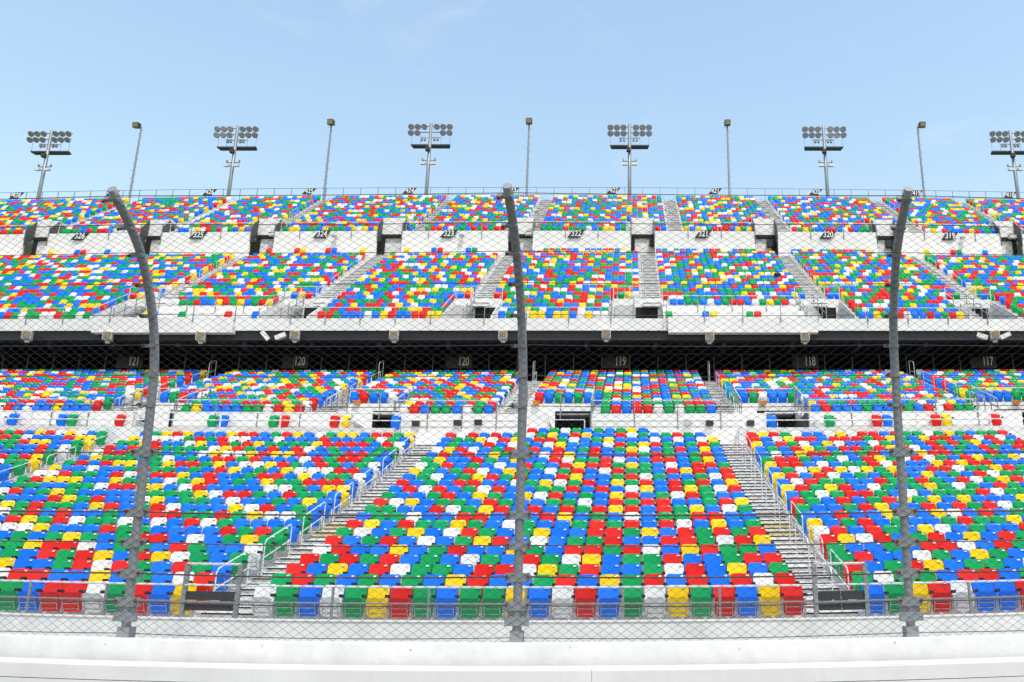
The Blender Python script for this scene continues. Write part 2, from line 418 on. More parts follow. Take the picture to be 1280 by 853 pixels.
# back of the stand
x0, x1 = span(85)
m = MB(); yb = TOP.D[-1] + .62
m.box(x0, x1, yb, yb + .3, TOP.floor[-1] - 3, TOP.floor[-1] + .5, 0, 3.); part(m, 'rear_parapet', M_conc)
m = MB(); m.box(x0, x1, yb + .301, yb + .6, 0, TOP.floor[-1] - .5, 0, 3.); part(m, 'rear_wall', M_conc)

# ------------------------------------------------------------------ seats
def panel(wd, z0, z1, y0, y1, th, nx, nz, cup, rc, m):
    """a curved plastic shell with rounded corners, faces towards -Y"""
    V = []
    for s in (0, 1):
        for j in range(nz + 1):
            tz = j / nz; z = z0 + (z1 - z0) * tz
            e = min(z - z0, z1 - z); inset = 0
            if e < rc: inset = rc - math.sqrt(max(rc * rc - (rc - e) ** 2, 0))
            hw = wd / 2 - inset
            for i in range(nx + 1):
                x = hw * (2 * i / nx - 1)
                y = y0 + (y1 - y0) * tz - cup * (x / (wd / 2)) ** 2 + s * th
                V.append((x, y, z))
    n = (nx + 1) * (nz + 1); Fc = []
    for j in range(nz):
        for i in range(nx):
            a = j * (nx + 1) + i
            Fc.append((a, a + 1, a + nx + 2, a + nx + 1)); Fc.append((n + a, n + a + nx + 1, n + a + nx + 2, n + a + 1))
    for i in range(nx):
        a = i; b = nz * (nx + 1) + i
        Fc.append((a, n + a, n + a + 1, a + 1)); Fc.append((b, b + 1, n + b + 1, n + b))
    for j in range(nz):
        a = j * (nx + 1); b = a + nx
        Fc.append((a, a + nx + 1, n + a + nx + 1, n + a)); Fc.append((b, n + b, n + b + nx + 1, b + nx + 1))
    o = len(m.v); m.v += V; m.f += [tuple(q + o for q in f) for f in Fc]; m.m += [0] * len(Fc)

def mb_back(hi):
    m = MB(); panel(.466, .40, .86, -.10, 0, .03, 6 if hi else 4, 10 if hi else 6, .03, .058, m); return m
def mb_pan(hi):
    m = MB(); panel(.43, .19, .60, -.09, -.31, .035, 6 if hi else 2, 6 if hi else 2, -.01, .05, m); return m
def mb_tag():
    m = MB(); m.hexa([(.105, -.044, .797), (.17, -.050, .797), (.17, -.02, .797), (.105, -.02, .797), (.112, -.037, .828), (.177, -.043, .828), (.177, -.01, .828), (.112, -.01, .828)]); return m
def mb_cup():
    m = MB(); m.box(.205, .287, -.32, -.215, .595, .662); m.box(.232, .264, -.215, -.05, .59, .635); return m
def mb_frame():
    m = MB()
    for x in (.238, .268): m.box(x, x + .018, -.13, -.09, .02, .56)
    m.box(.225, .30, -.18, -.04, 0, .02)
    for z in (.26, .37): m.rod((-.17, -.137 - .537 * (z - .26), z), (.17, -.137 - .537 * (z - .26), z), .010, 4)
    for x in (-.17, .17): m.rod((x, -.115, .22), (x, -.25, .47), .010, 4)
    return m

CLASSES = 'BGRYW'; WEIGHT = (.31, .25, .225, .105, .11)
ROWS_M = ['WGBWGYRGBGGYBWRBGWYGRBYR', 'GRGBGBGBYRBBGRBYGRBRBRWR', 'RBYBRWGGBRRWYGRBBGWRBYBG', 'RGRGRBGBWGBRGWYBGGRBBGRR',
          'WRBBYBGRBBYGBRRGRWBYRGGB', 'RBGRBWBGYRBWBGGRBBRRGWRY', 'GWBGYBWRGBGYBBRRGYBRGRGR', 'RYBRGGYGBWGBBGRGRBRWBYBG',
          'BGGWBBRRBBBRYBGBWBGGRRBB', 'GGBBRWGYRBRBRGRYRBRGYBWG', 'RWYBGGBRGBBGGWBRGRRBBGRY', 'GBBGRBYGBYWRBGBYRBGWRGBB',
          'BRWRBGWRBBGGRBRBWYBRYGWR', 'RBGBRRBBWGYWGRBYGRBRGRBY', 'BGWBGYRGRBBRYBBGRWGBBGWR', 'YGBGRWBYGBWGRBWRGGBRYRBR',
          'WGRBGBWBRGBRYRRGYGBWBRRG', 'GYBBRGBYBBRWGGRWBBRRBGYB']
ROWS_L = ['YBRGWRRBGG', 'RWBGBYBBRRW', 'BGRBGRWRGBBY', 'GBGWYRBYRGRBG', 'WBBGRBGGBWRRYGG', 'GYGBWBRRGBGYGBGB']     # counted leftwards from the left stairway
ROWS_R = ['BGYRWBBR', 'GWGGBRRBG', 'RBGRYBGGBW', 'GRBBWGBYGBB', 'GBBGBRRWBRG', 'RYWRBGRBYBRG', 'WRBRGBYWBGBBR']  # counted rightwards from the right stairway
far = []                                                  # (x, y, z, colour) of seats that go into the one mass
near = []                                                 # (x, y, z, colour, block, row, index)
last = {}
def pick(x=None, D=None):
    """like the real stand: neighbours seldom share a colour, white and yellow never do"""
    near_ = [last.get((round(x / U) + a, round(D / .84) + b)) for a, b in ((-1, 0), (0, -1), (1, -1), (-1, -1))] if x is not None else []
    for _ in range(6):
        c = rnd.choices(CLASSES, WEIGHT)[0]
        if c in near_ and (c in 'WY' or rnd.random() < .62): continue
        break
    if x is not None: last[round(x / U), round(D / .84)] = c
    return c
def add_far(x, D, z, c=None): far.append((x, D, z, c or pick(x, D)))
def row_units(x0, x1, phase):
    n0 = math.ceil((x0 / U - phase)); n1 = math.floor((x1 / U - phase))
    return [phase + i + .0 for i in range(n0, n1)]
# lower deck
for i in range(24):
    D, z = LOW.D[i], LOW.floor[i]
    half = D * 1.02 / F
    lim_l = -(790 * half) * 1.06 - .6; lim_r = 490 * half * 1.06 + .6
    if i < 22 or i == 22:
        for q in range(24):
            u = -16.0 + q
            if i == 22 and q == 23: continue
            c = ROWS_M[i][q] if i < len(ROWS_M) else None
            if i < 7: near.append((u * U, D, z, c, 'M', i, q))
            else: add_far(u * U, D, z, c)
    else:
        for q in range(7, 18): add_far((-16.0 + q) * U, D, z)
    if i > 22: continue
    q = 0
    while True:
        u = -19.6 - q
        if u * U < lim_l - 8: break
        if inside(u, low_aisles): q += 1; continue
        c = ROWS_L[i][q] if i < len(ROWS_L) and q < len(ROWS_L[i]) else None
        if c and i < 6 and u * U > lim_l: near.append((u * U, D, z, c, 'L', i, q))
        else: add_far(u * U, D, z, c)
        q += 1
    q = 0
    while True:
        u = 10.6 + q
        if u * U > lim_r + 9: break
        if inside(u, low_aisles): q += 1; continue
        c = ROWS_R[i][q] if i < len(ROWS_R) and q < len(ROWS_R[i]) else None
        if c and i < 6 and u * U < lim_r: near.append((u * U, D, z, c, 'R', i, q))
        else: add_far(u * U, D, z, c)
        q += 1
def fill(k, aisles, skip):
    for i in range(k.n):
        x0, x1 = span(k.D[i]); x0 += .6; x1 -= .6
        u = math.floor(x0 / U) + .5
        edge = sorted([b for a, b in aisles] )
        while u < x1 / U:
            if not inside(u, [(a - .35, b + .35) for a, b in aisles]) and not skip(i, u): add_far(u * U, k.D[i], k.floor[i])
            u += 1
fill(MID, mid_aisles, lambda i, u: i < 4 and inside(u, [(a - .4, b + .5) for a, b in mid_cuts]))
fill(UPP, upp_aisles, lambda i, u: (i < 5 and inside(u, [(a - .4, b + .5) for a, b in upp_cuts])) or (i < 3 and inside(u, upp_low)) or (i >= 19 and not (upp_full[0] < u < upp_full[1])) or (i == 20 and inside(u, [(a - .5, b + .5) for a, b in top_cuts])))
fill(TOP, top_aisles, lambda i, u: i < 4 and inside(u, [(a - .4, b + .5) for a, b in top_cuts]))
# pairs of companion seats on the platforms
def pair(x, ytop, D, cols, zz):
    for j, c in enumerate(cols):
        if c == '-': continue
        p = at(x + j * U * F / (D * 1.05), ytop, D); add_far(p[0], D, zz, c)
for x, cols in ((4, 'WB'), (79, 'BG'), (152, 'R'), (268, 'GB'), (344, 'GR'), (420, 'RY'), (496, 'B'), (964, 'B'), (1023, 'WG'), (1095, 'RB'), (1169, 'RY'), (1244, 'R')): pair(x, 519, 40.75, cols, plat)
for x, cols in ((183, 'YB'), (228, 'GW'), (276, 'WR'), (320, 'B'), (836, 'G'), (882, 'BY'), (937, 'GR'), (991, '-W')): pair(x, 392, UPP.D[0], cols, UPP.floor[0])
for x, cols in ((337, 'R'), (372, 'RY'), (411, 'RB'), (454, 'Y'), (509, 'Y'), (543, 'BR'), (586, 'BG'), (56, 'WY'), (96, 'BR'), (134, 'B'), (1158, 'Y'), (1191, 'RG'), (1231, 'B')): pair(x, 308, yt - .42, cols, UPP.floor[-1] + .24)

# near seats: each one a thing with its own parts
meshes = {}
def me_of(mb, name, m):
    o = mb.build(name, m, bent=False, smooth=False); me = o.data; bpy.data.objects.remove(o); return me
def smooth_by_angle(me):
    me.polygons.foreach_set('use_smooth', [True] * len(me.polygons))
    e = me.edges
    bm_sharp = me.attributes.new('sharp_edge', 'BOOLEAN', 'EDGE')
    import bmesh
    bm = bmesh.new(); bm.from_mesh(me); bm.edges.ensure_lookup_table()
    vals = [bool(len(q.link_faces) != 2 or q.calc_face_angle(0) > R(38)) for q in bm.edges]
    bm.free(); bm_sharp.data.foreach_set('value', vals)
for c in CLASSES:
    meshes['back', c] = me_of(mb_back(True), 'backrest', M_seat[c]); meshes['pan', c] = me_of(mb_pan(True), 'seat_pan', M_seat[c])
    smooth_by_angle(meshes['back', c]); smooth_by_angle(meshes['pan', c])
meshes['tag'] = me_of(mb_tag(), 'number_plate', M_tag); meshes['cup'] = me_of(mb_cup(), 'cup_holder', M_black); meshes['frame'] = me_of(mb_frame(), 'frame', M_frame)
ROWW = ['front row'] + [ORD[i] + ' row' for i in range(1, 8)]
for (x, D, z, c, blk, i, q) in near:
    if blk == 'M':
        place = f'{ORD[q]} seat right of the left stairway' if q < 12 else f'{ORD[23 - q]} seat left of the right stairway'
    elif blk == 'L': place = f'{ORD[q]} seat left of the left stairway'
    else: place = f'{ORD[q]} seat right of the right stairway'
    p = bend((x, D, z))
    t = thing('stadium_seat', f'{WORD[c]} folding seat in the {ROWW[i]}, {place}', 'seat', p, 'folding stadium seats in the lower stand')
    t.rotation_euler.z = -2 * K * F * F * x / D / 2 * .8 + rnd.uniform(-.012, .012)
    for key, nm in ((('back', c), 'backrest'), (('pan', c), 'seat_pan'), ('tag', 'number_plate'), ('cup', 'cup_holder'), ('frame', 'frame')):
        o = bpy.data.objects.new(nm, meshes[key]); C.objects.link(o); o.parent = t
        if nm == 'seat_pan': o.rotation_euler.x = rnd.uniform(-.03, .03)

def mass(items, name):
    co, lv, mi_, base_i = [], [], [], 0
    rg = np.random.RandomState(3)
    for fittings in (True, False):                         # number plates and cup holders only where they can be made out
        sel = [q for q in items if (q[1] < 53) == fittings]; N = len(sel)
        tm = MB()
        for src, mi in ((mb_back(False), 0), (mb_pan(False), 0)) + (((mb_tag(), 1), (mb_cup(), 2)) if fittings else ()):
            o = len(tm.v); tm.v += src.v; tm.f += [tuple(i + o for i in f) for f in src.f]; tm.m += [mi] * len(src.f)
        tm.box(.238, .286, -.13, -.09, .0, .5, 3)
        V = np.array(tm.v); quads = np.array(tm.f); mi = np.array(tm.m); nv = len(V)
        base = np.array([bend(q[:3]) for q in sel]); ci = np.array([CLASSES.index(q[3]) for q in sel])
        W = np.repeat(V[None], N, 0).copy(); W[..., 1] += rg.uniform(-.036, .036, (N, 1)) * W[..., 0]
        co.append((W + base[:, None, :]).reshape(-1, 3))
        lv.append((quads[None] + (np.arange(N) * nv)[:, None, None]).reshape(-1, 4) + base_i); base_i += N * nv
        mi_.append(np.where(mi[None] == 0, ci[:, None], mi[None] + 4).reshape(-1))
    co, lv, mi_ = np.concatenate(co), np.concatenate(lv), np.concatenate(mi_)
    me = bpy.data.meshes.new(name); me.vertices.add(len(co)); me.vertices.foreach_set('co', co.reshape(-1))
    me.loops.add(len(lv) * 4); me.loops.foreach_set('vertex_index', lv.reshape(-1).astype(np.int32))
    me.polygons.add(len(lv)); me.polygons.foreach_set('loop_start', np.arange(len(lv), dtype=np.int32) * 4)
    for c in CLASSES: me.materials.append(M_seat[c])
    for q in (M_tag, M_black, M_frame): me.materials.append(q)
    me.polygons.foreach_set('material_index', mi_.astype(np.int32))
    me.update(calc_edges=True); me.validate()
    o = bpy.data.objects.new(name, me); C.objects.link(o); return o
o = mass(far, 'stadium_seats'); o['kind'] = 'stuff'
tag(o, 'multicoloured folding seats filling the rows higher up and farther back', 'seats')

# ------------------------------------------------------------------ railings
def railing(name, label, X0, X1, D, z0, z1, gap, m_post, m_rail, group=None, mids=1, r=.024, drop=0., cat='railing', mesh=0., rr=None, posts_at=None):
    o0 = bend(((X0 + X1) / 2, D, z0))
    t = thing(name, label, cat, o0, group)
    n = max(1, int(round((X1 - X0) / gap)))
    xs = posts_at if posts_at else [X0 + (X1 - X0) * i / n for i in range(n + 1)]
    for x in xs:
        a = MB(); a.box(x - r, x + r, D - r, D + r, z0 - drop, z1 - (rr or r)); q = a.build('post', m_post, None, origin=o0); q.location = (0, 0, 0); q.parent = t
    a = MB(); a.rod((X0, D, z1), (X1, D, z1), (rr or r), 6, 0, 2.); q = a.build('top_rail', m_rail, None, origin=o0); q.location = (0, 0, 0); q.parent = t
    for i in range(mids):
        z = z0 + (z1 - z0) * (i + 1) / (mids + 1)
        a = MB(); a.rod((X0, D - .001, z), (X1, D - .001, z), (rr or r) * .8, 6, 0, 2.); q = a.build('mid_rail', m_rail if not mesh else m_post, None, origin=o0); q.location = (0, 0, 0); q.parent = t
    if mesh:
        a = MB(); h = z1 - z0; p = mesh
        k = 0; x = X0 - h
        while x < X1:
            for s in (1, -1):
                xa, xb = (x, x + h) if s > 0 else (x + h, x)
                za, zb_ = z0, z1
                for lim in (X0, X1):
                    pass
                def zx(xx): return z0 + (xx - xa) / (xb - xa) * h
                lo_, hi_ = max(min(xa, xb), X0), min(max(xa, xb), X1)
                if hi_ - lo_ > .01: a.tube([(lo_, D + .03, zx(lo_)), (hi_, D + .03, zx(hi_))], .0017, 3, 0, False)
            x += p
        q = a.build('chain_link', M_wire, None, origin=o0); q.location = (0, 0, 0); q.parent = t
    return t

def px_x(x, y, D): return at(x, y, D)[0]
# front rail with chain link
Df = 19.22; z0f, z1f = hz(776, Df), hz(734.6, Df)
fx0, fx1 = px_x(-60, 755, Df), px_x(1340, 755, Df)
gl0, gl1, gr0, gr1 = [px_x(v, 755, Df) for v in (229, 296, 1020, 1084)]
railing('front_railing', 'grey chain link railing before the front seats, left of the left gate', fx0, gl0, Df, z0f, z1f, 1.92, M_grayrail, M_rail, 'front railings', mesh=.062, rr=.02)
railing('front_railing', 'grey chain link railing before the front seats, between the two gates', gl1, gr0, Df, z0f, z1f, 1.92, M_grayrail, M_rail, 'front railings', mesh=.062, rr=.02)
railing('front_railing', 'grey chain link railing before the front seats, right of the right gate', gr1, fx1, Df, z0f, z1f, 1.92, M_grayrail, M_rail, 'front railings', mesh=.062, rr=.02)
for a, b, lab in ((gl0, gl1, 'left'), (gr0, gr1, 'right')):
    o0 = bend(((a + b) / 2, Df, z0f))
    t = thing('stair_gate', f'grey steel gate with two black panels at the foot of the {lab} stairway', 'gate', o0, 'gates at the foot of the stairways')
    zt = hz(708, Df)
    def sub(mb, nm, mt):
        q = mb.build(nm, mt, None, origin=o0); q.location = (0, 0, 0); q.parent = t
    for x in (a, b):
        m = MB(); m.box(x - .045, x + .045, Df - .045, Df + .045, z0f, zt); sub(m, 'post', M_galv)
    m = MB(); m.rod((a, Df, zt), (b, Df, zt), .026); sub(m, 'top_rail', M_rail)
    for y in (734.6, 756): m = MB(); m.rod((a, Df - .03, hz(y, Df)), (b, Df - .03, hz(y, Df)), .02); sub(m, 'cross_rail', M_rail if y < 750 else M_galv)
    for y0_, y1_ in ((742.5, 753.5), (757.5, 767)):
        m = MB(); zz0, zz1 = hz(y1_, Df), hz(y0_, Df); m.box(a + .05, (a + b) / 2 - .006, Df + .0, Df + .025, zz0, zz1); m.box((a + b) / 2 + .006, b - .05, Df, Df + .025, zz0, zz1); sub(m, 'black_panel', M_panel)

def hoop(k, u, r0, r1, label, group, h=.92, y0=-.45, mid=True):
    """a bent tube handrail standing on two steps"""
    x = u * U; a = (x, k.D[r0] + y0, k.floor[r0]); b = (x, k.D[r1] + y0, k.floor[r1])
    o0 = bend(a); m = MB()
    A = Vector(a); B_ = Vector(b); up = Vector((0, 0, h)); d = (B_ - A).normalized()
    c = .08
    m.tube([A, A + up - Vector((0, 0, c)), A + up + d * c, B_ + up - d * c, B_ + up - Vector((0, 0, c)), B_], .0165, 6)
    t = thing('handrail', label, 'handrail', o0, group)
    q = m.build('hoop', M_rail, None, origin=o0); q.location = (0, 0, 0); q.parent = t
    if mid:
        m = MB(); m.rod(A + up * .52, B_ + up * .52, .015); q = m.build('mid_rail', M_rail, None, origin=o0); q.location = (0, 0, 0); q.parent = t
    return t
spans = [(1, 3), (4, 6), (7, 9), (10, 12), (13, 15), (16, 18), (19, 21)]
for u, w_ in ((-18.7, 'left stairway of the lower stand'), (9.75, 'right side of the lower right stairway')):
    for j, (a, b) in enumerate(spans): hoop(LOW, u, a, b, f'pale handrail, {ORD[j]} from the bottom, {w_}', 'handrails on the lower stairways')
for j, (a, b) in enumerate(spans): hoop(LOW, 9.0, a, b, f'pale handrail, {ORD[j]} from the bottom, along the middle of the lower right stairway', 'handrails on the lower stairways', mid=False)
for j, (a, b) in enumerate(spans[3:]): hoop(LOW, -45.0, a, b, f'pale handrail, {ORD[j]} from the bottom, far left stairway of the lower stand', 'handrails on the lower stairways')
names5 = ['far left', 'second from left', 'middle', 'second from right', 'far right']
for (a, b), w_ in zip(mid_aisles, names5):
    for j, (p, q) in enumerate(((1, 3), (5, 7), (9, 11))): hoop(MID, b - .3 if a < 0 else a + 1.5, p, q, f'pale handrail, {ORD[j]} from the bottom, {w_} stairway of the middle tier', 'handrails on the middle stairways')
    hoop(MID, (a + b) / 2, 12, 13, f'pale hoop rail atop the {w_} stairway of the middle tier', 'handrails on the middle stairways', h=1.35)
names6 = ['first', 'second', 'third', 'fourth', 'fifth', 'sixth']
for (a, b), w_ in zip(upp_aisles, names6):
    for j, (p, q) in enumerate(((5, 7), (8, 10), (11, 13), (14, 16), (17, 19))): hoop(UPP, (b - .2) if a > 10 else (a + .2), p, q, f'pale handrail, {ORD[j]} from the bottom, {w_} upper tier stairway from the left', 'handrails on the upper stairways')
names7 = ['first', 'second', 'third', 'fourth', 'fifth', 'sixth', 'seventh']
for (a, b), w_ in zip(top_aisles[2:], names7):
    for j, (p, q) in enumerate(((1, 3), (5, 7), (9, 11))): hoop(TOP, (b - .2) if a > 10 else (a + .2), p, q, f'pale handrail, {ORD[j]} from the bottom, {w_} top tier stairway from the left', 'handrails on the top stairways')

# platform rails behind the lower stand
zr0, zr1 = plat + .05, hz(516.6, 39.6)
for a, b, w_ in ((px_x(-40, 525, 39.63), px_x(196, 525, 39.63), 'left of the leftmost dark entrance'), (px_x(201, 525, 39.63), px_x(503, 525, 39.63), 'left of the middle block'), (px_x(956, 525, 39.63), px_x(1330, 525, 39.63), 'right of the middle block')):
    railing('platform_railing', f'white two-bar railing with companion seats behind it, {w_}', a, b, 39.63, zr0, zr1, 3.2, M_white, M_white, 'white platform railings', r=.028, rr=.03)
zq = LOW.floor[23] + .2
railing('platform_railing', 'white railing in front of the dark entrance over the middle block', -7.8 * U, -4.4 * U, 40.95, zq, hz(525, 40.95), 1.6, M_rail, M_rail, 'white platform railings', mids=0)
# rails along the front of the middle deck and over its entrances
segs = minus(-62, 46, X([(a, b) for a, b in mid_cuts] + mid_aisles))
xs0, xs1 = span(41)
vis = [(max(p, xs0), min(q, xs1)) for p, q in segs if q > xs0 and p < xs1]
vis = [s for s in vis if s[1] - s[0] > 1.]
for j, (p, q) in enumerate(vis):
    railing('tier_railing', f'grey railing along the front of the middle tier, {ORD[j]} stretch from the left', p, q, yw - .16, zw - .75, hz(501.7, yw), 1.9, M_grayrail, M_rail, 'middle tier front railings', mids=0)
for j, (a, b) in enumerate(mid_cuts):
    yb = MID.D[4] - .63
    railing('entrance_railing', f'pale railing over the {ORD[j]} dark entrance from the left in the middle tier', a * U, b * U, yb, MID.floor[4] - .7, hz(486.5, yb), 2.2, M_grayrail, M_rail, 'railings over the middle entrances', mids=0)
    for s, w_ in ((a, 'left'), (b, 'right')):
        x = s * U; P0 = Vector((x, MID.D[0] - .4, MID.floor[0])); P1 = Vector((x, MID.D[4] - .7, MID.floor[4])); o0 = bend(P0)
        t = thing('side_railing', f'sloping grey railing {w_} of the {ORD[j]} middle tier entrance from the left', 'railing', o0, 'sloping side railings')
        for h in (1.0, .55):
            m = MB(); m.rod(P0 + Vector((0, 0, h)), P1 + Vector((0, 0, h)), .024); q = m.build('rail', M_rail if h > .9 else M_grayrail, None, origin=o0); q.location = (0, 0, 0); q.parent = t
        for i in range(5):
            c = P0.lerp(P1, i / 4); m = MB(); m.box(c.x - .024, c.x + .024, c.y - .024, c.y + .024, c.z, c.z + .98); q = m.build('post', M_grayrail, None, origin=o0); q.location = (0, 0, 0); q.parent = t
# rail at the back of the middle deck
yb = MID.D[-1] + .95; xs0, xs1 = span(yb)
railing('concourse_railing', 'grey railing along the dark concourse behind the middle tier', xs0, xs1, yb, MID.floor[-1], hz(443.2, yb), 1.77, M_sidepan, M_sidepan, mids=0, r=.028)
# rails along the upper tier
segs = minus(-62, 46, X(upp_cuts)); xs0, xs1 = span(54)
vis = [(max(p, xs0), min(q, xs1)) for p, q in segs if q > xs0 + 1 and p < xs1 - 1]
for j, (p, q) in enumerate(vis):
    railing('tier_railing', f'grey railing along the front edge of the upper tier, {ORD[j]} stretch from the left', p, q, yfas - .05 if not inside((p + q) / 2 / U, upp_low) else yfas - .42, zf1 - .35, hz(384.6, yfas), 2.35, M_grayrail, M_rail, 'upper tier front railings', mids=0)
for j, (a, b) in enumerate(upp_low):
    yp = UPP.D[3] - .78
    railing('tier_railing', f'pale railing before the raised front row above companion seats, {("left", "right")[j]} stepped block', a * U, b * U, yp, UPP.floor[3] - .7, hz(369.5, yp), 2.1, M_grayrail, M_rail, 'upper tier front railings', mids=0)
for j, (a, b) in enumerate(upp_cuts):
    yb = UPP.D[5] - .66
    railing('entrance_railing', f'pale railing over the {ORD[j]} low entrance from the left in the upper tier', a * U, b * U, yb, UPP.floor[5], UPP.floor[5] + 1.0, 1.2, M_rail, M_rail, 'railings over the upper entrances')
    for s, w_ in ((a, 'left'), (b - 3.7, 'right')):
        x = s * U; P0 = Vector((x, UPP.D[0] - .3, UPP.floor[0])); P1 = Vector((x, UPP.D[4], UPP.floor[4])); o0 = bend(P0)
        t = thing('side_railing', f'sloping grey railing {w_} of the {ORD[j]} low upper tier entrance from the left', 'railing', o0, 'sloping side railings')
        for h in (1.0, .55):
            m = MB(); m.rod(P0 + Vector((0, 0, h)), P1 + Vector((0, 0, h)), .024); q = m.build('rail', M_rail if h > .9 else M_grayrail, None, origin=o0); q.location = (0, 0, 0); q.parent = t
        for i in range(4):
            c = P0.lerp(P1, i / 3); m = MB(); m.box(c.x - .024, c.x + .024, c.y - .024, c.y + .024, c.z, c.z + .98); q = m.build('post', M_grayrail, None, origin=o0); q.location = (0, 0, 0); q.parent = t
# rails along the top tier
segs = minus(-72, 50, X(top_cuts)); xs0, xs1 = span(72)
vis = [(max(p, xs0), min(q, xs1)) for p, q in segs if q > xs0 + 1 and p < xs1 - 1]
for j, (p, q) in enumerate(vis):
    railing('tier_railing', f'grey railing on the white wall before the top tier, {ORD[j]} stretch from the left', p, q, yt - .16, zt1 - .7, hz(278.4, yt), 2.6, M_grayrail, M_rail, 'top tier front railings', mids=0, r=.03)
for j, (a, b) in enumerate(top_cuts[1:-1]):
    yb = TOP.D[4] - .66
    railing('entrance_railing', f'grey railing over the {ORD[j]} entrance from the left in the top tier', a * U, b * U, yb, TOP.floor[4] - .4, TOP.floor[4] + 1.0, 2.2, M_grayrail, M_grayrail, 'railings over the top entrances', mids=0, r=.03)
yb = TOP.D[-1] + .75; xs0, xs1 = span(yb)
railing('rooftop_railing', 'thin grey safety fence along the top edge of the grandstand', xs0, xs1, yb, TOP.floor[-1] + .5, hz(234.5, yb), 1.85, M_grayrail, M_grayrail, mids=1, r=.03)

# ------------------------------------------------------------------ signs
def lettering(body, size, m, parent, loc, rotx=90., shear=0., sx=.8):
    cu = bpy.data.curves.new('lettering', 'FONT'); cu.body = body; cu.size = size; cu.align_x = 'CENTER'; cu.align_y = 'CENTER'; cu.extrude = .012; cu.shear = shear
    cu.offset = size * .012
    o = bpy.data.objects.new('lettering', cu); C.objects.link(o)
    dg = bpy.context.evaluated_depsgraph_get(); dg.update()
    me = bpy.data.meshes.new_from_object(o.evaluated_get(dg)); C.objects.unlink(o); bpy.data.objects.remove(o)
    me.materials.clear(); me.materials.append(m)
    q = bpy.data.objects.new('lettering', me); C.objects.link(q); q.parent = parent; q.location = loc; q.rotation_euler = (R(rotx), 0, 0); q.scale = (sx, 1, 1)
    return q
def slant_sign(num, x, y, D, wpx, hpx, where, group, pole):
    p = bend(at(x, y, D)); s = D * 1.08 / F * (1 + K * (x - 640) ** 2)
    t = thing('section_sign', f'slanted black sign {num} {where}', 'sign', p, group)
    w_, h = wpx * s / 2, hpx * s / 2; sk = h * .75
    m = MB(); m.hexa([(-w_ - sk, -.02, -h), (w_ - sk, -.02, -h), (w_ - sk, .03, -h), (-w_ - sk, .03, -h), (-w_ + sk, -.02, h), (w_ + sk, -.02, h), (w_ + sk, .03, h), (-w_ + sk, .03, h)])
    q = m.build('board', M_sign, t, bent=False)
    lettering(num, hpx * s * 1.08, M_ink, t, (0, -.035, 0), 90, .12, .78)
    if pole:
        m = MB(); m.box(-.04, .04, .031, .09, -h - pole, h * .4); m.build('bracket', M_grayrail, t, bent=False)
for i, (num, x) in enumerate(zip('428 427 426 425 424 423 422 421 420 419 418'.split(), (16, 138, 261, 386, 512, 640, 767, 894, 1020, 1146, 1264))):
    slant_sign(num, x, 238.3 + K * (x - 640) ** 2 * 190, TOP.D[-1] + .65, 11.5, 8.2, 'above the seats at the top edge of the stand', 'section signs on the top edge', .5)
for num, x in zip('326 325 324 323 322 321 320 319'.split(), (97, 247, 402, 561, 720, 879, 1035, 1188)):
    slant_sign(num, x, 292.3 + K * (x - 640) ** 2 * 130, yt - .25, 14.5, 10.0, 'on the white wall below the top tier', 'section signs on the white wall', 0)
for num, x, w_ in (('121', 165, 'beside the left fence post'), ('120', 373, 'between the fence posts, nearer the left one'), ('120', 578, 'just left of the middle fence post'), ('119', 774, 'right of the middle fence post'), ('118', 1011, 'left of the right fence post'), ('117', 1234, 'right of the right fence post')):
    p = bend(at(x, 452.3, MID.D[-1] + 1.4)); t = thing('section_sign', f'black board with grey number {num}, {w_}', 'sign', p, 'concourse section signs')
    m = MB(); m.box(-1.05, .62, 0, .04, -.42, .42); m.build('board', M_sign, t, bent=False)
    m = MB(); m.hexa([(-.98, -.012, -.34), (-.62, -.012, -.34), (-.62, -.002, -.34), (-.98, -.002, -.34), (-.68, -.012, .34), (-.42, -.012, .34), (-.42, -.002, .34), (-.68, -.002, .34)]); m.build('stripe', M_beam, t, bent=False)
    lettering(num, .82, M_dimink, t, (.08, -.016, 0), 90, 0, .58)
    for xx in (-.8, .4):
        m = MB(); m.box(xx, xx + .03, .041, .07, -.3, 1.9); m.build('hanger', M_beam, t, bent=False)

# ------------------------------------------------------------------ speakers, boxes, small fittings
def box_speaker(x, y, D, label):
    p = bend(at(x, y, D)); t = thing('loudspeaker', label, 'loudspeaker', p, 'tan loudspeakers under the white fascia'); turn = -(x - 790) / 4200
    m = MB(); m.hexa([(-.27, -.2, -.24), (.27, -.2, -.24), (.22, .2, -.30), (-.22, .2, -.30), (-.27, -.24, .24), (.27, -.24, .24), (.22, .2, .24), (-.22, .2, .24)]); m.build('cabinet', M_grille, t, bent=False)
    m = MB(); m.hexa([(-.22, -.225, -.19), (.22, -.225, -.19), (.22, -.2, -.19), (-.22, -.2, -.19), (-.22, -.255, .19), (.22, -.255, .19), (.22, -.22, .19), (-.22, -.22, .19)]); m.build('grille', M_tan, t, bent=False)
    m = MB(); m.box(-.12, .12, -.02, .1, -.44, -.30); m.rod((0, .2, 0), (0, .42, .1), .05); m.build('bracket', M_grille, t, bent=False)
    t.rotation_euler.z = turn
for x, y, w_ in ((32, 419.5, 'left of all others'), (134, 420.5, 'left of the left fence post'), (251, 421, 'between the left fence post and the white horns'), (369, 419.5, 'beside the white horn pair on the left'), (493, 419.5, 'midway between the left and middle fence posts'), (629, 419.5, 'beside the middle fence post'), (758, 418.5, 'right of the middle fence post'), (887, 421, 'below the stepped fascia'), (1006, 421.5, 'left of the right fence post'), (1244, 419.5, 'between two white horns')):
    box_speaker(x, y, 50.55, f'tan box loudspeaker under the white fascia, {w_}')
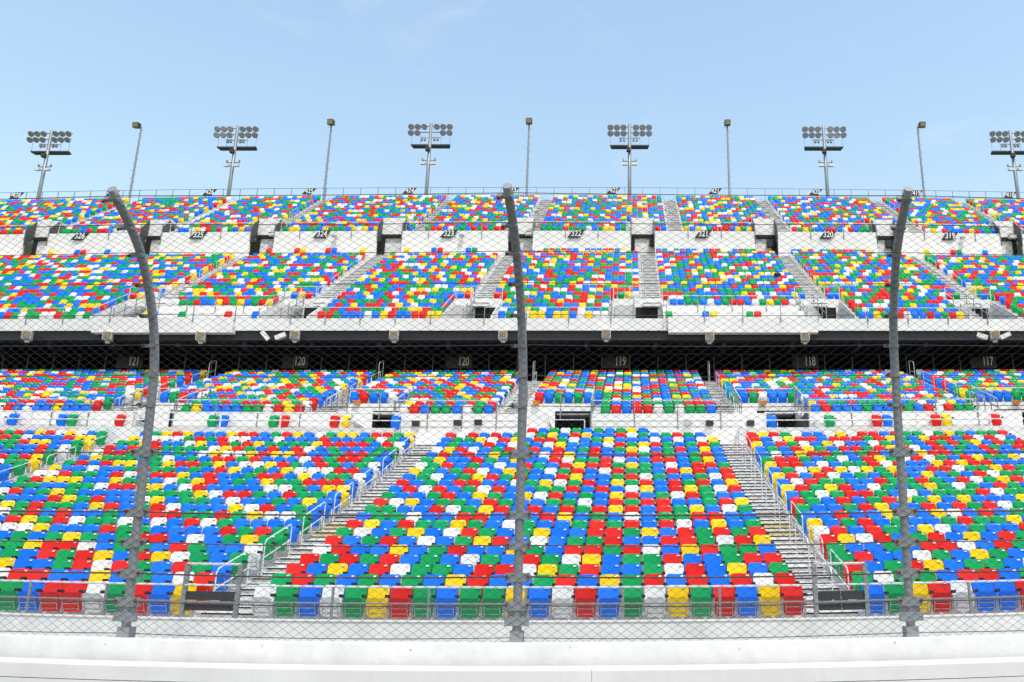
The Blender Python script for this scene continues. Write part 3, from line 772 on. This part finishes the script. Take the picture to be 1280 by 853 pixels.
for x, y, tilt, w_ in ((332, 420.5, 48, 'left one of the pair left of the middle'), (351, 421, -24, 'right one of the pair left of the middle'), (1228, 421, 22, 'left of a tan speaker at the right end'), (1257, 420.5, -22, 'right of a tan speaker at the right end')):
    p = bend(at(x, y, 50.45)); t = thing('horn_speaker', f'white horn loudspeaker under the fascia, {w_}', 'loudspeaker', p, 'white horn loudspeakers')
    m = MB(); m.hexa([(-.33, -.18, -.13), (.33, -.18, -.13), (.22, .2, -.1), (-.22, .2, -.1), (-.33, -.2, .13), (.33, -.2, .13), (.22, .2, .1), (-.22, .2, .1)]); m.build('horn', M_white, t, bent=False)
    m = MB(); m.rod((0, .2, 0), (0, .5, .12), .05); m.build('arm', M_beam, t, bent=False)
    t.rotation_euler = (0, R(tilt), -(x - 790) / 4200)
for x, y, mt, cname, w_ in ((520, 530, M_panel, 'black', 'right of the dark entrance beside the middle block'), (572, 529, M_panel, 'charcoal', 'left one of two near the middle fence post'), (598, 528.5, M_panel, 'charcoal', 'nearest the middle fence post'), (860, 528.5, M_grille, 'pale grey', 'above the middle block of seats'), (887, 529.5, M_panel, 'black', 'just left of the top of the right stairway'), (938, 529.5, M_panel, 'black', 'just right of the top of the right stairway')):
    p = bend(at(x, y, yw - .2)); t = thing('wall_speaker', f'small {cname} box on white wall, {w_}', 'loudspeaker', p, 'small boxes on the white wall')
    m = MB(); m.hexa([(-.17, -.12, -.12), (.17, -.12, -.12), (.17, .07, -.12), (-.17, .07, -.12), (-.17, -.16, .12), (.17, -.16, .12), (.17, .07, .12), (-.17, .07, .12)]); m.build('cabinet', mt, t, bent=False)
    m = MB(); m.rod((0, 0, 0), (0, .1, .16), .03); m.build('bracket', M_grayrail, t, bent=False)
for x, y, D, w_ in ((446, 503.5, MID.D[4] - .75, 'at the entrance left of the middle fence post'), (670, 504, MID.D[4] - .75, 'beside the middle entrance'), (954, 504, MID.D[4] - .75, 'beside the entrance right of the middle'), (1272, 503.5, MID.D[4] - .75, 'at the right edge of the stand'), (675, 281.5, TOP.D[1], 'high up left of the middle, in the top tier'), (828, 282, TOP.D[1], 'high up right of the middle, in the top tier')):
    p = bend(at(x, y, D)); t = thing('orange_box', f'small orange plastic box {w_}', 'box', p, 'orange boxes at the entrances')
    m = MB(); m.hexa([(-.14, -.1, -.08), (.14, -.1, -.08), (.14, .08, -.08), (-.14, .08, -.08), (-.17, -.13, .06), (.17, -.13, .06), (.17, .1, .06), (-.17, .1, .06)]); m.build('body', M_orange, t, bent=False)
    m = MB(); m.box(-.19, .19, -.15, .12, .061, .09); m.build('lid', M_orange, t, bent=False)
for x, y, w_ in ((418, 296, 'below the sign 324'), (577, 295.5, 'beside the sign 323'), (1204, 298, 'beside the sign 319')):
    p = bend(at(x, y, yt - .4)); t = thing('wall_light', f'small grey flood light on the white wall {w_}', 'light', p, 'small lights on the white wall')
    m = MB(); m.hexa([(-.2, -.2, -.14), (.2, -.2, -.14), (.2, .1, -.05), (-.2, .1, -.05), (-.2, -.2, .12), (.2, -.2, .12), (.2, .1, .12), (-.2, .1, .12)]); m.build('housing', M_lampbody, t, bent=False)
    m = MB(); m.rod((0, .1, .05), (0, .25, .05), .03); m.build('bracket', M_grayrail, t, bent=False)
# mouth fittings in the entrances of the top tier
for j, (x, y, w_) in enumerate(((816, 303, 'in the middle entrance'), (963, 304.5, 'in the entrance right of the middle'), (1112, 305, 'in the entrance behind the right fence post'))):
    p = bend(at(x, y, yt + 1.0)); t = thing('entrance_speaker', f'dark box loudspeaker {w_}, under the top tier', 'loudspeaker', p, 'dark boxes in the top entrances')
    m = MB(); m.box(-.3, .3, -.15, .2, -.35, .35); m.build('cabinet', M_panel, t, bent=False)
    m = MB(); m.box(-.24, .24, -.165, -.151, -.29, .29); m.build('grille', M_sign, t, bent=False)
# a dark bag left on a seat
p = bend(at(972, 343.5, UPP.D[10] - .25)); t = thing('bag', 'black bag lying on a seat of the upper tier beside the stairway', 'bag', p)
m = MB(); m.tube([(-.28, 0, -.02), (-.22, 0, 0), (0, 0, .02), (.2, 0, 0), (.27, 0, -.03)], [.04, .14, .17, .13, .04], 8); m.build('body', M_black, t, bent=False, smooth=True)
m = MB(); m.tube([(-.15, 0, .12), (-.08, 0, .25), (.08, 0, .25), (.15, 0, .12)], .018, 5); m.build('handle', M_black, t, bent=False)

# ------------------------------------------------------------------ light towers
def tower(x, ytop, n2, label):
    D = TOP.D[-1] + 2.2
    p = bend(at(x, ytop, D)); zt = p[2]; zb_ = TOP.floor[-1] - 2.5
    t = thing('light_tower', label, 'light tower', (p[0], p[1], zb_), 'floodlight towers behind the stand'); h = zt - zb_
    s = D * 1.11 / F
    m = MB(); m.tube([(0, 0, 0), (0, 0, h)], [.23, .16], 10); m.build('pole', M_galv, t, bent=False, smooth=True)
    for k, (dz, xs) in enumerate(((4.5, (-24, -15.8, -7.6, 8, 16.2, 24.4)), (13, (-24, -15.8, -7.6, 8, 16.2, 24.4)))):
        z = h - dz * s
        m = MB(); m.box(-26 * s, 26 * s, .16, .24, z + .12, z + .2); arm = m.build('crossarm', M_galv, t, bent=False)
        for q, xx in enumerate(xs):
            if k == 1 and n2 == 4 and q in (2, 3): continue
            m = MB(); a = Vector((xx * s, -.1, z)); d = Vector((0, -.72, -.69)).normalized()
            m.tube([a - d * .22, a - d * .12, a + d * .05, a + d * .22, a + d * .26], [.08, .17, .27, .34, .345], 12); lamp = m.build('lamp', M_lampbody, t, bent=False, smooth=True)
            m = MB(); m.tube([a + d * .262, a + d * .275], [.31, .28], 12); m.build('lamp_glass', M_lampglass, lamp, bent=False)
    z = h - 20.5 * s
    m = MB(); m.box(-13 * s, 13 * s, .16, .22, z + .1, z + .16)
    for q in (-11, -7, 5, 9):
        m.box(q * s - .1, q * s + .1, -.1, .2, z - .25, z + .12)
    m.build('small_lights', M_lampbody, t, bent=False)
    z = h - 27 * s
    m = MB(); m.hexa([(-24.5 * s, .24, z - .2), (24.5 * s, .24, z - .2), (23 * s, .95, z - .2), (-23 * s, .95, z - .2), (-25 * s, .24, z - .04), (25 * s, .24, z - .04), (23.5 * s, .95, z), (-23.5 * s, .95, z)]); m.build('service_platform', M_sidepan, t, bent=False)
    for xx in (-24, -13, 13, 24): m = MB(); m.rod((xx * s, .3, z - .1), (xx * s, .3, h - 13 * s), .018, 4); m.build('hanger', M_galv, t, bent=False)
    m = MB(); m.box(-.34, .1, -.5, -.1, h - 40 * s, h - 35 * s); m.build('control_box', M_panel, t, bent=False)
    z = h - 57 * s
    for q in (-1, 1):
        m = MB(); m.hexa([(q * .55 - .3, -.5, z - .2), (q * .55 + .3, -.5, z - .2), (q * .5 + .25, .05, z - .05), (q * .5 - .25, .05, z - .05), (q * .55 - .3, -.45, z + .1), (q * .55 + .3, -.45, z + .1), (q * .5 + .25, .05, z + .12), (q * .5 - .25, .05, z + .12)]); m.build('camera_box', M_grille, t, bent=False)
    m = MB(); m.box(-.75, .75, -.05, .05, z + .42, z + .5); m.box(-.75, -.62, -.1, .1, z + .5, z + .75); m.box(.62, .75, -.1, .1, z + .5, z + .75); m.build('camera_arm', M_galv, t, bent=False)
for x, y, n2, w_ in ((60.5, 162, 6, 'grey floodlight tower, leftmost of the row behind the stand'), (296.5, 157, 6, 'grey floodlight tower between the signs 426 and 425'), (539, 154.5, 4, 'grey floodlight tower with only four lamps in its second row'), (787, 155.5, 6, 'grey floodlight tower just right of the sign 422'), (1029, 157.5, 6, 'grey floodlight tower just right of the sign 420'), (1263.5, 162.5, 6, 'grey floodlight tower cut by the right edge of the view')):
    tower(x, y, n2, w_)
for x, y, side, w_ in ((174.5, 158, -1, 'beyond the top of the left fence post'), (414, 155, 0, 'just right of the sign 425'), (661.5, 154, 0, 'beyond the top of the middle fence post'), (909, 156, 0, 'just right of the sign 421'), (1147.5, 158, 1, 'beyond the top of the right fence post')):
    D = TOP.D[-1] + 2.0; p = bend(at(x, y, D)); zt = p[2]; zb_ = TOP.floor[-1] - 2
    t = thing('lamp_post', f'thin grey mast with one square lamp head, {w_}', 'lamp post', (p[0], p[1], zb_), 'thin lamp masts behind the stand'); h = zt - zb_
    m = MB(); m.tube([(0, 0, 0), (0, 0, h)], [.14, .09], 8)
    for i in range(int(h / .45)):
        z = .4 + i * .45; q = 1 if i % 2 else -1; m.rod((q * .1, 0, z), (q * .3, -.02, z), .02, 4)
    m.build('mast', M_galv, t, bent=False)
    m = MB(); a = side * .45
    m.hexa([(a - .32, -.42, -.28 + h), (a + .32, -.42, -.28 + h), (a + .32, .2, -.1 + h), (a - .32, .2, -.1 + h), (a - .32, -.55, .32 + h), (a + .32, -.55, .32 + h), (a + .32, .1, .42 + h), (a - .32, .1, .42 + h)]); hd = m.build('lamp_head', M_brown, t, bent=False)
    m = MB(); m.hexa([(a - .26, -.445, -.2 + h), (a + .26, -.445, -.2 + h), (a + .26, -.43, -.2 + h), (a - .26, -.43, -.2 + h), (a - .26, -.55, .26 + h), (a + .26, -.55, .26 + h), (a + .26, -.535, .26 + h), (a - .26, -.535, .26 + h)]); m.build('lamp_glass', M_tan, hd, bent=False)

# ------------------------------------------------------------------ trackside: ground, wall, barrier
m = MB(); m.box(-400, 400, -400, 900, -1.2, -.9); struct(m.build('ground', M_grass, bent=False))
m = MB(); m.box(-200, 200, -14, 13.0, -.9, 0); struct(m.build('track', M_asphalt, bent=False))
m = MB(); m.box(-90, 70, 14.8, 19.15, -.9, -.25, 0, 3.); struct(m.build('service_road', M_ground))
zw_ = hz(803.2, 14.3)
m = MB(); wx0, wx1 = -18., 13.
m.box(wx0, wx1, 14.16, 14.62, -.9, zw_ - .02, 0, .8); m.box(wx0, wx1, 14.18, 14.60, zw_ - .02, zw_, 0, .8)
wall = tag(m.build('retaining_wall', M_wallpaint, None, origin=(0, 14.4, -.9)), 'scuffed white concrete wall carrying the catch fence', 'wall')
for i in range(-11, 8, 2):
    x = i * 1.22 + .35 + .1 * math.sin(i * 2.3); z = zw_ - .085 - .02 * math.sin(i * 1.7)
    m = MB(); m.tube([(x, 14.162, z), (x, 14.148, z)], .006 + .003 * (i % 3 == 0), 7); q = m.build('anchor_bolt', M_rust if i % 4 == 0 else M_sidepan, None, origin=(0, 14.4, -.9)); q.location = (0, 0, 0); q.parent = wall
zb_ = hz(835.5, 13.5)
t = thing('track_barrier', 'smooth white steel barrier in front of the concrete wall at the track edge', 'barrier', (0, 13.5, -.9))
o0 = (0, 13.5, -.9)
joints = [-18., -10.6, px_x(740, 845, 13.4) , 6.2, 13.]
for a, b in zip(joints, joints[1:]):
    m = MB(); m.box(a + .003, b - .003, 13.30, 13.9, zb_ - .215, zb_ - .022, 0, .8); m.box(a + .003, b - .003, 13.312, 13.9, zb_ - .022, zb_, 1, .8)
    for k in range(1, 5): m.box(a + .006, b - .006, 13.30, 13.9, zb_ - .215 - .2 * k, zb_ - .025 - .2 * k, 0, .8)
    q = m.build('barrier_panel', [M_barrier, M_white], None, origin=o0); q.location = (0, 0, 0); q.parent = t
m = MB(); m.box(wx0, wx1, 13.36, 14.0, -.9, zb_ - .05, 0, .8); q = m.build('barrier_core', M_sidepan, None, origin=o0); q.location = (0, 0, 0); q.parent = t

# ------------------------------------------------------------------ catch fence
prof_px = [(803, 14.33), (790, 14.31), (700, 14.22), (600, 14.13), (520, 14.06), (450, 13.97), (400, 13.78), (350, 13.47), (320, 13.22), (300, 13.04), (270, 12.68), (243, 12.33), (229, 12.16)]
raw = [(D, hz(y, D)) for y, D in prof_px]
ys_ = [q[0] for q in prof_px]
def prof_at_px(y):
    for i in range(len(ys_) - 1):
        if ys_[i] >= y >= ys_[i + 1]:
            f = (ys_[i] - y) / (ys_[i] - ys_[i + 1]); D = raw[i][0] + (raw[i + 1][0] - raw[i][0]) * f; return D, hz(y, D)
    return raw[-1]
dense = [prof_at_px(803 - (803 - 229) * i / 120) for i in range(121)]
for _ in range(6): dense = [dense[0]] + [((dense[i - 1][0] + dense[i][0] * 2 + dense[i + 1][0]) / 4, (dense[i - 1][1] + dense[i][1] * 2 + dense[i + 1][1]) / 4) for i in range(1, 120)] + [dense[-1]]
S = [0.]
for a, b in zip(dense, dense[1:]): S.append(S[-1] + math.hypot(b[0] - a[0], b[1] - a[1]))
S_END = S[int(120 * (803 - 243.5) / (803 - 229))]
def prof(s):
    i = int(np.searchsorted(S, min(max(s, 0), S[-1]))); i = min(max(i, 1), 120); f = (min(max(s, 0), S[-1]) - S[i - 1]) / (S[i] - S[i - 1])
    return dense[i - 1][0] + (dense[i][0] - dense[i - 1][0]) * f, dense[i - 1][1] + (dense[i][1] - dense[i - 1][1]) * f
fence = thing('catch_fence', 'tall grey catch fence of wire mesh and cables on curved pipe posts', 'fence', (0, 14.3, zw_))
fo = (0, 14.3, zw_)
def fpart(mb, nm, mt, parent=None, **k):
    q = mb.build(nm, mt, None, origin=fo, **k); q.location = (0, 0, 0); q.parent = parent or fence; return q
def lean_at(i): return -.115 * max(0., (i - 68) / 52.) ** 1.2     # the bent tips lean a little to one side
posts = [-1.79 + 6.2 * k for k in (-2, -1, 0, 1, 2)]
cables_px = [240, 277, 313, 352.5, 392, 430.5, 469, 507, 567, 643, 681.5, 721, 757, 797.5]
big = {567, 643, 681.5, 721, 757}
for x in posts:
    lean = 0
    m = MB(); m.tube([(x + lean_at(i), dense[i][0] + .085, dense[i][1]) for i in range(0, 121, 4)], .0725, 14)
    p = fpart(m, 'post', M_post, smooth=False)
    for poly in p.data.polygons: poly.use_smooth = len(poly.vertices) == 4
    m = MB(); D0, z0_ = dense[0]
    m.box(x - .10, x + .10, D0 - .02, D0 + .2, z0_ - .01, z0_ + .16); m.box(x - .19, x + .19, D0 - .03, D0 + .02, prof_at_px(783)[1], prof_at_px(771)[1]); m.box(x - .15, x + .15, D0 + .0, D0 + .03, prof_at_px(774)[1], prof_at_px(755)[1])
    fpart(m, 'base_plate', M_post, p)
    for y in cables_px:
        D_, z_ = prof_at_px(y)
        D2, z2 = prof_at_px(max(y - 4, 230)); tx = Vector((0, D2 - D_, z2 - z_)); tx = tx.normalized() if tx.length > 1e-6 else Vector((0, -.8, .6))
        nx = Vector((0, -tx.z, tx.y))
        c = Vector((x + lean_at(120 * (803 - y) / (803 - 229)), D_ + .085, z_)); m = MB()
        hw, hh = (.195, .075) if y in big else (.12, .03)
        off = 0 if y in big else -.055
        if y > 790: continue
        ax = Vector((1, 0, 0))
        pts = []
        for sz in (-1, 1):
            for (sx, sn) in ((-1, .01), (1, .01), (1, .085), (-1, .085)): pts.append(c + ax * (sx * hw + off) + nx * (sn) + tx * (sz * hh * (1.0 if sz < 0 else .8)))
        m.hexa(pts); br = fpart(m, 'bracket', M_post, p)
        for sx in ((-1, 1) if y in big else (-1,)):
            m = MB(); cc = c + ax * (sx * (hw - .03) + off) + nx * .085 + tx * .01; m.tube([cc, cc + nx * .05], .022, 8); fpart(m, 'bolt', M_rust, br)
fx0_, fx1_ = posts[0] - .3, posts[-1] + .3
for y in cables_px:
    D_, z_ = prof_at_px(y) if y < 800 else prof_at_px(803)
    m = MB(); n = 60; pts = []
    for i in range(n + 1):
        x = fx0_ + (fx1_ - fx0_) * i / n
        ph = ((x - posts[0]) / 6.2) % 1
        pts.append((x, D_ + .03, z_ - .028 * 4 * ph * (1 - ph)))
    m.tube(pts, .0135 if y in (643, 721) else .0095 if y in big else .0065, 5); fpart(m, 'cable', M_cable)
SW, SH = .178, .118
for b in range(4):
    m = MB(); xa, xb = posts[b], posts[b + 1]
    L_ = S_END; slope = SW / SH / 1.0
    samp = [0.] + [L_ * i / 26 for i in range(1, 27)]
    k0 = int(math.floor((xa - L_ * slope) / SW)); k1 = int(math.ceil((xb + L_ * slope) / SW))
    for k in range(k0, k1 + 1):
        for sg in (1, -1):
            xs = k * SW
            pts = []
            s_enter = None
            # the part of this diagonal that lies inside the bay
            if sg > 0: s_lo, s_hi = (xa - xs) / slope, (xb - xs) / slope
            else: s_lo, s_hi = (xs - xb) / slope, (xs - xa) / slope
            s_lo, s_hi = max(s_lo, 0), min(s_hi, L_)
            if s_hi - s_lo < .03: continue
            ss = [s_lo] + [s for s in samp if s_lo + .02 < s < s_hi - .02] + [s_hi]
            for s in ss:
                D_, z_ = prof(s); pts.append((xs + sg * s * slope, D_ - .01 + sg * .003, z_ + .012 * math.sin(xs * 1.3 + s * 2.1)))
            m.tube(pts, .0027, 3, 0, False)
    fpart(m, 'wire_mesh', M_wire)
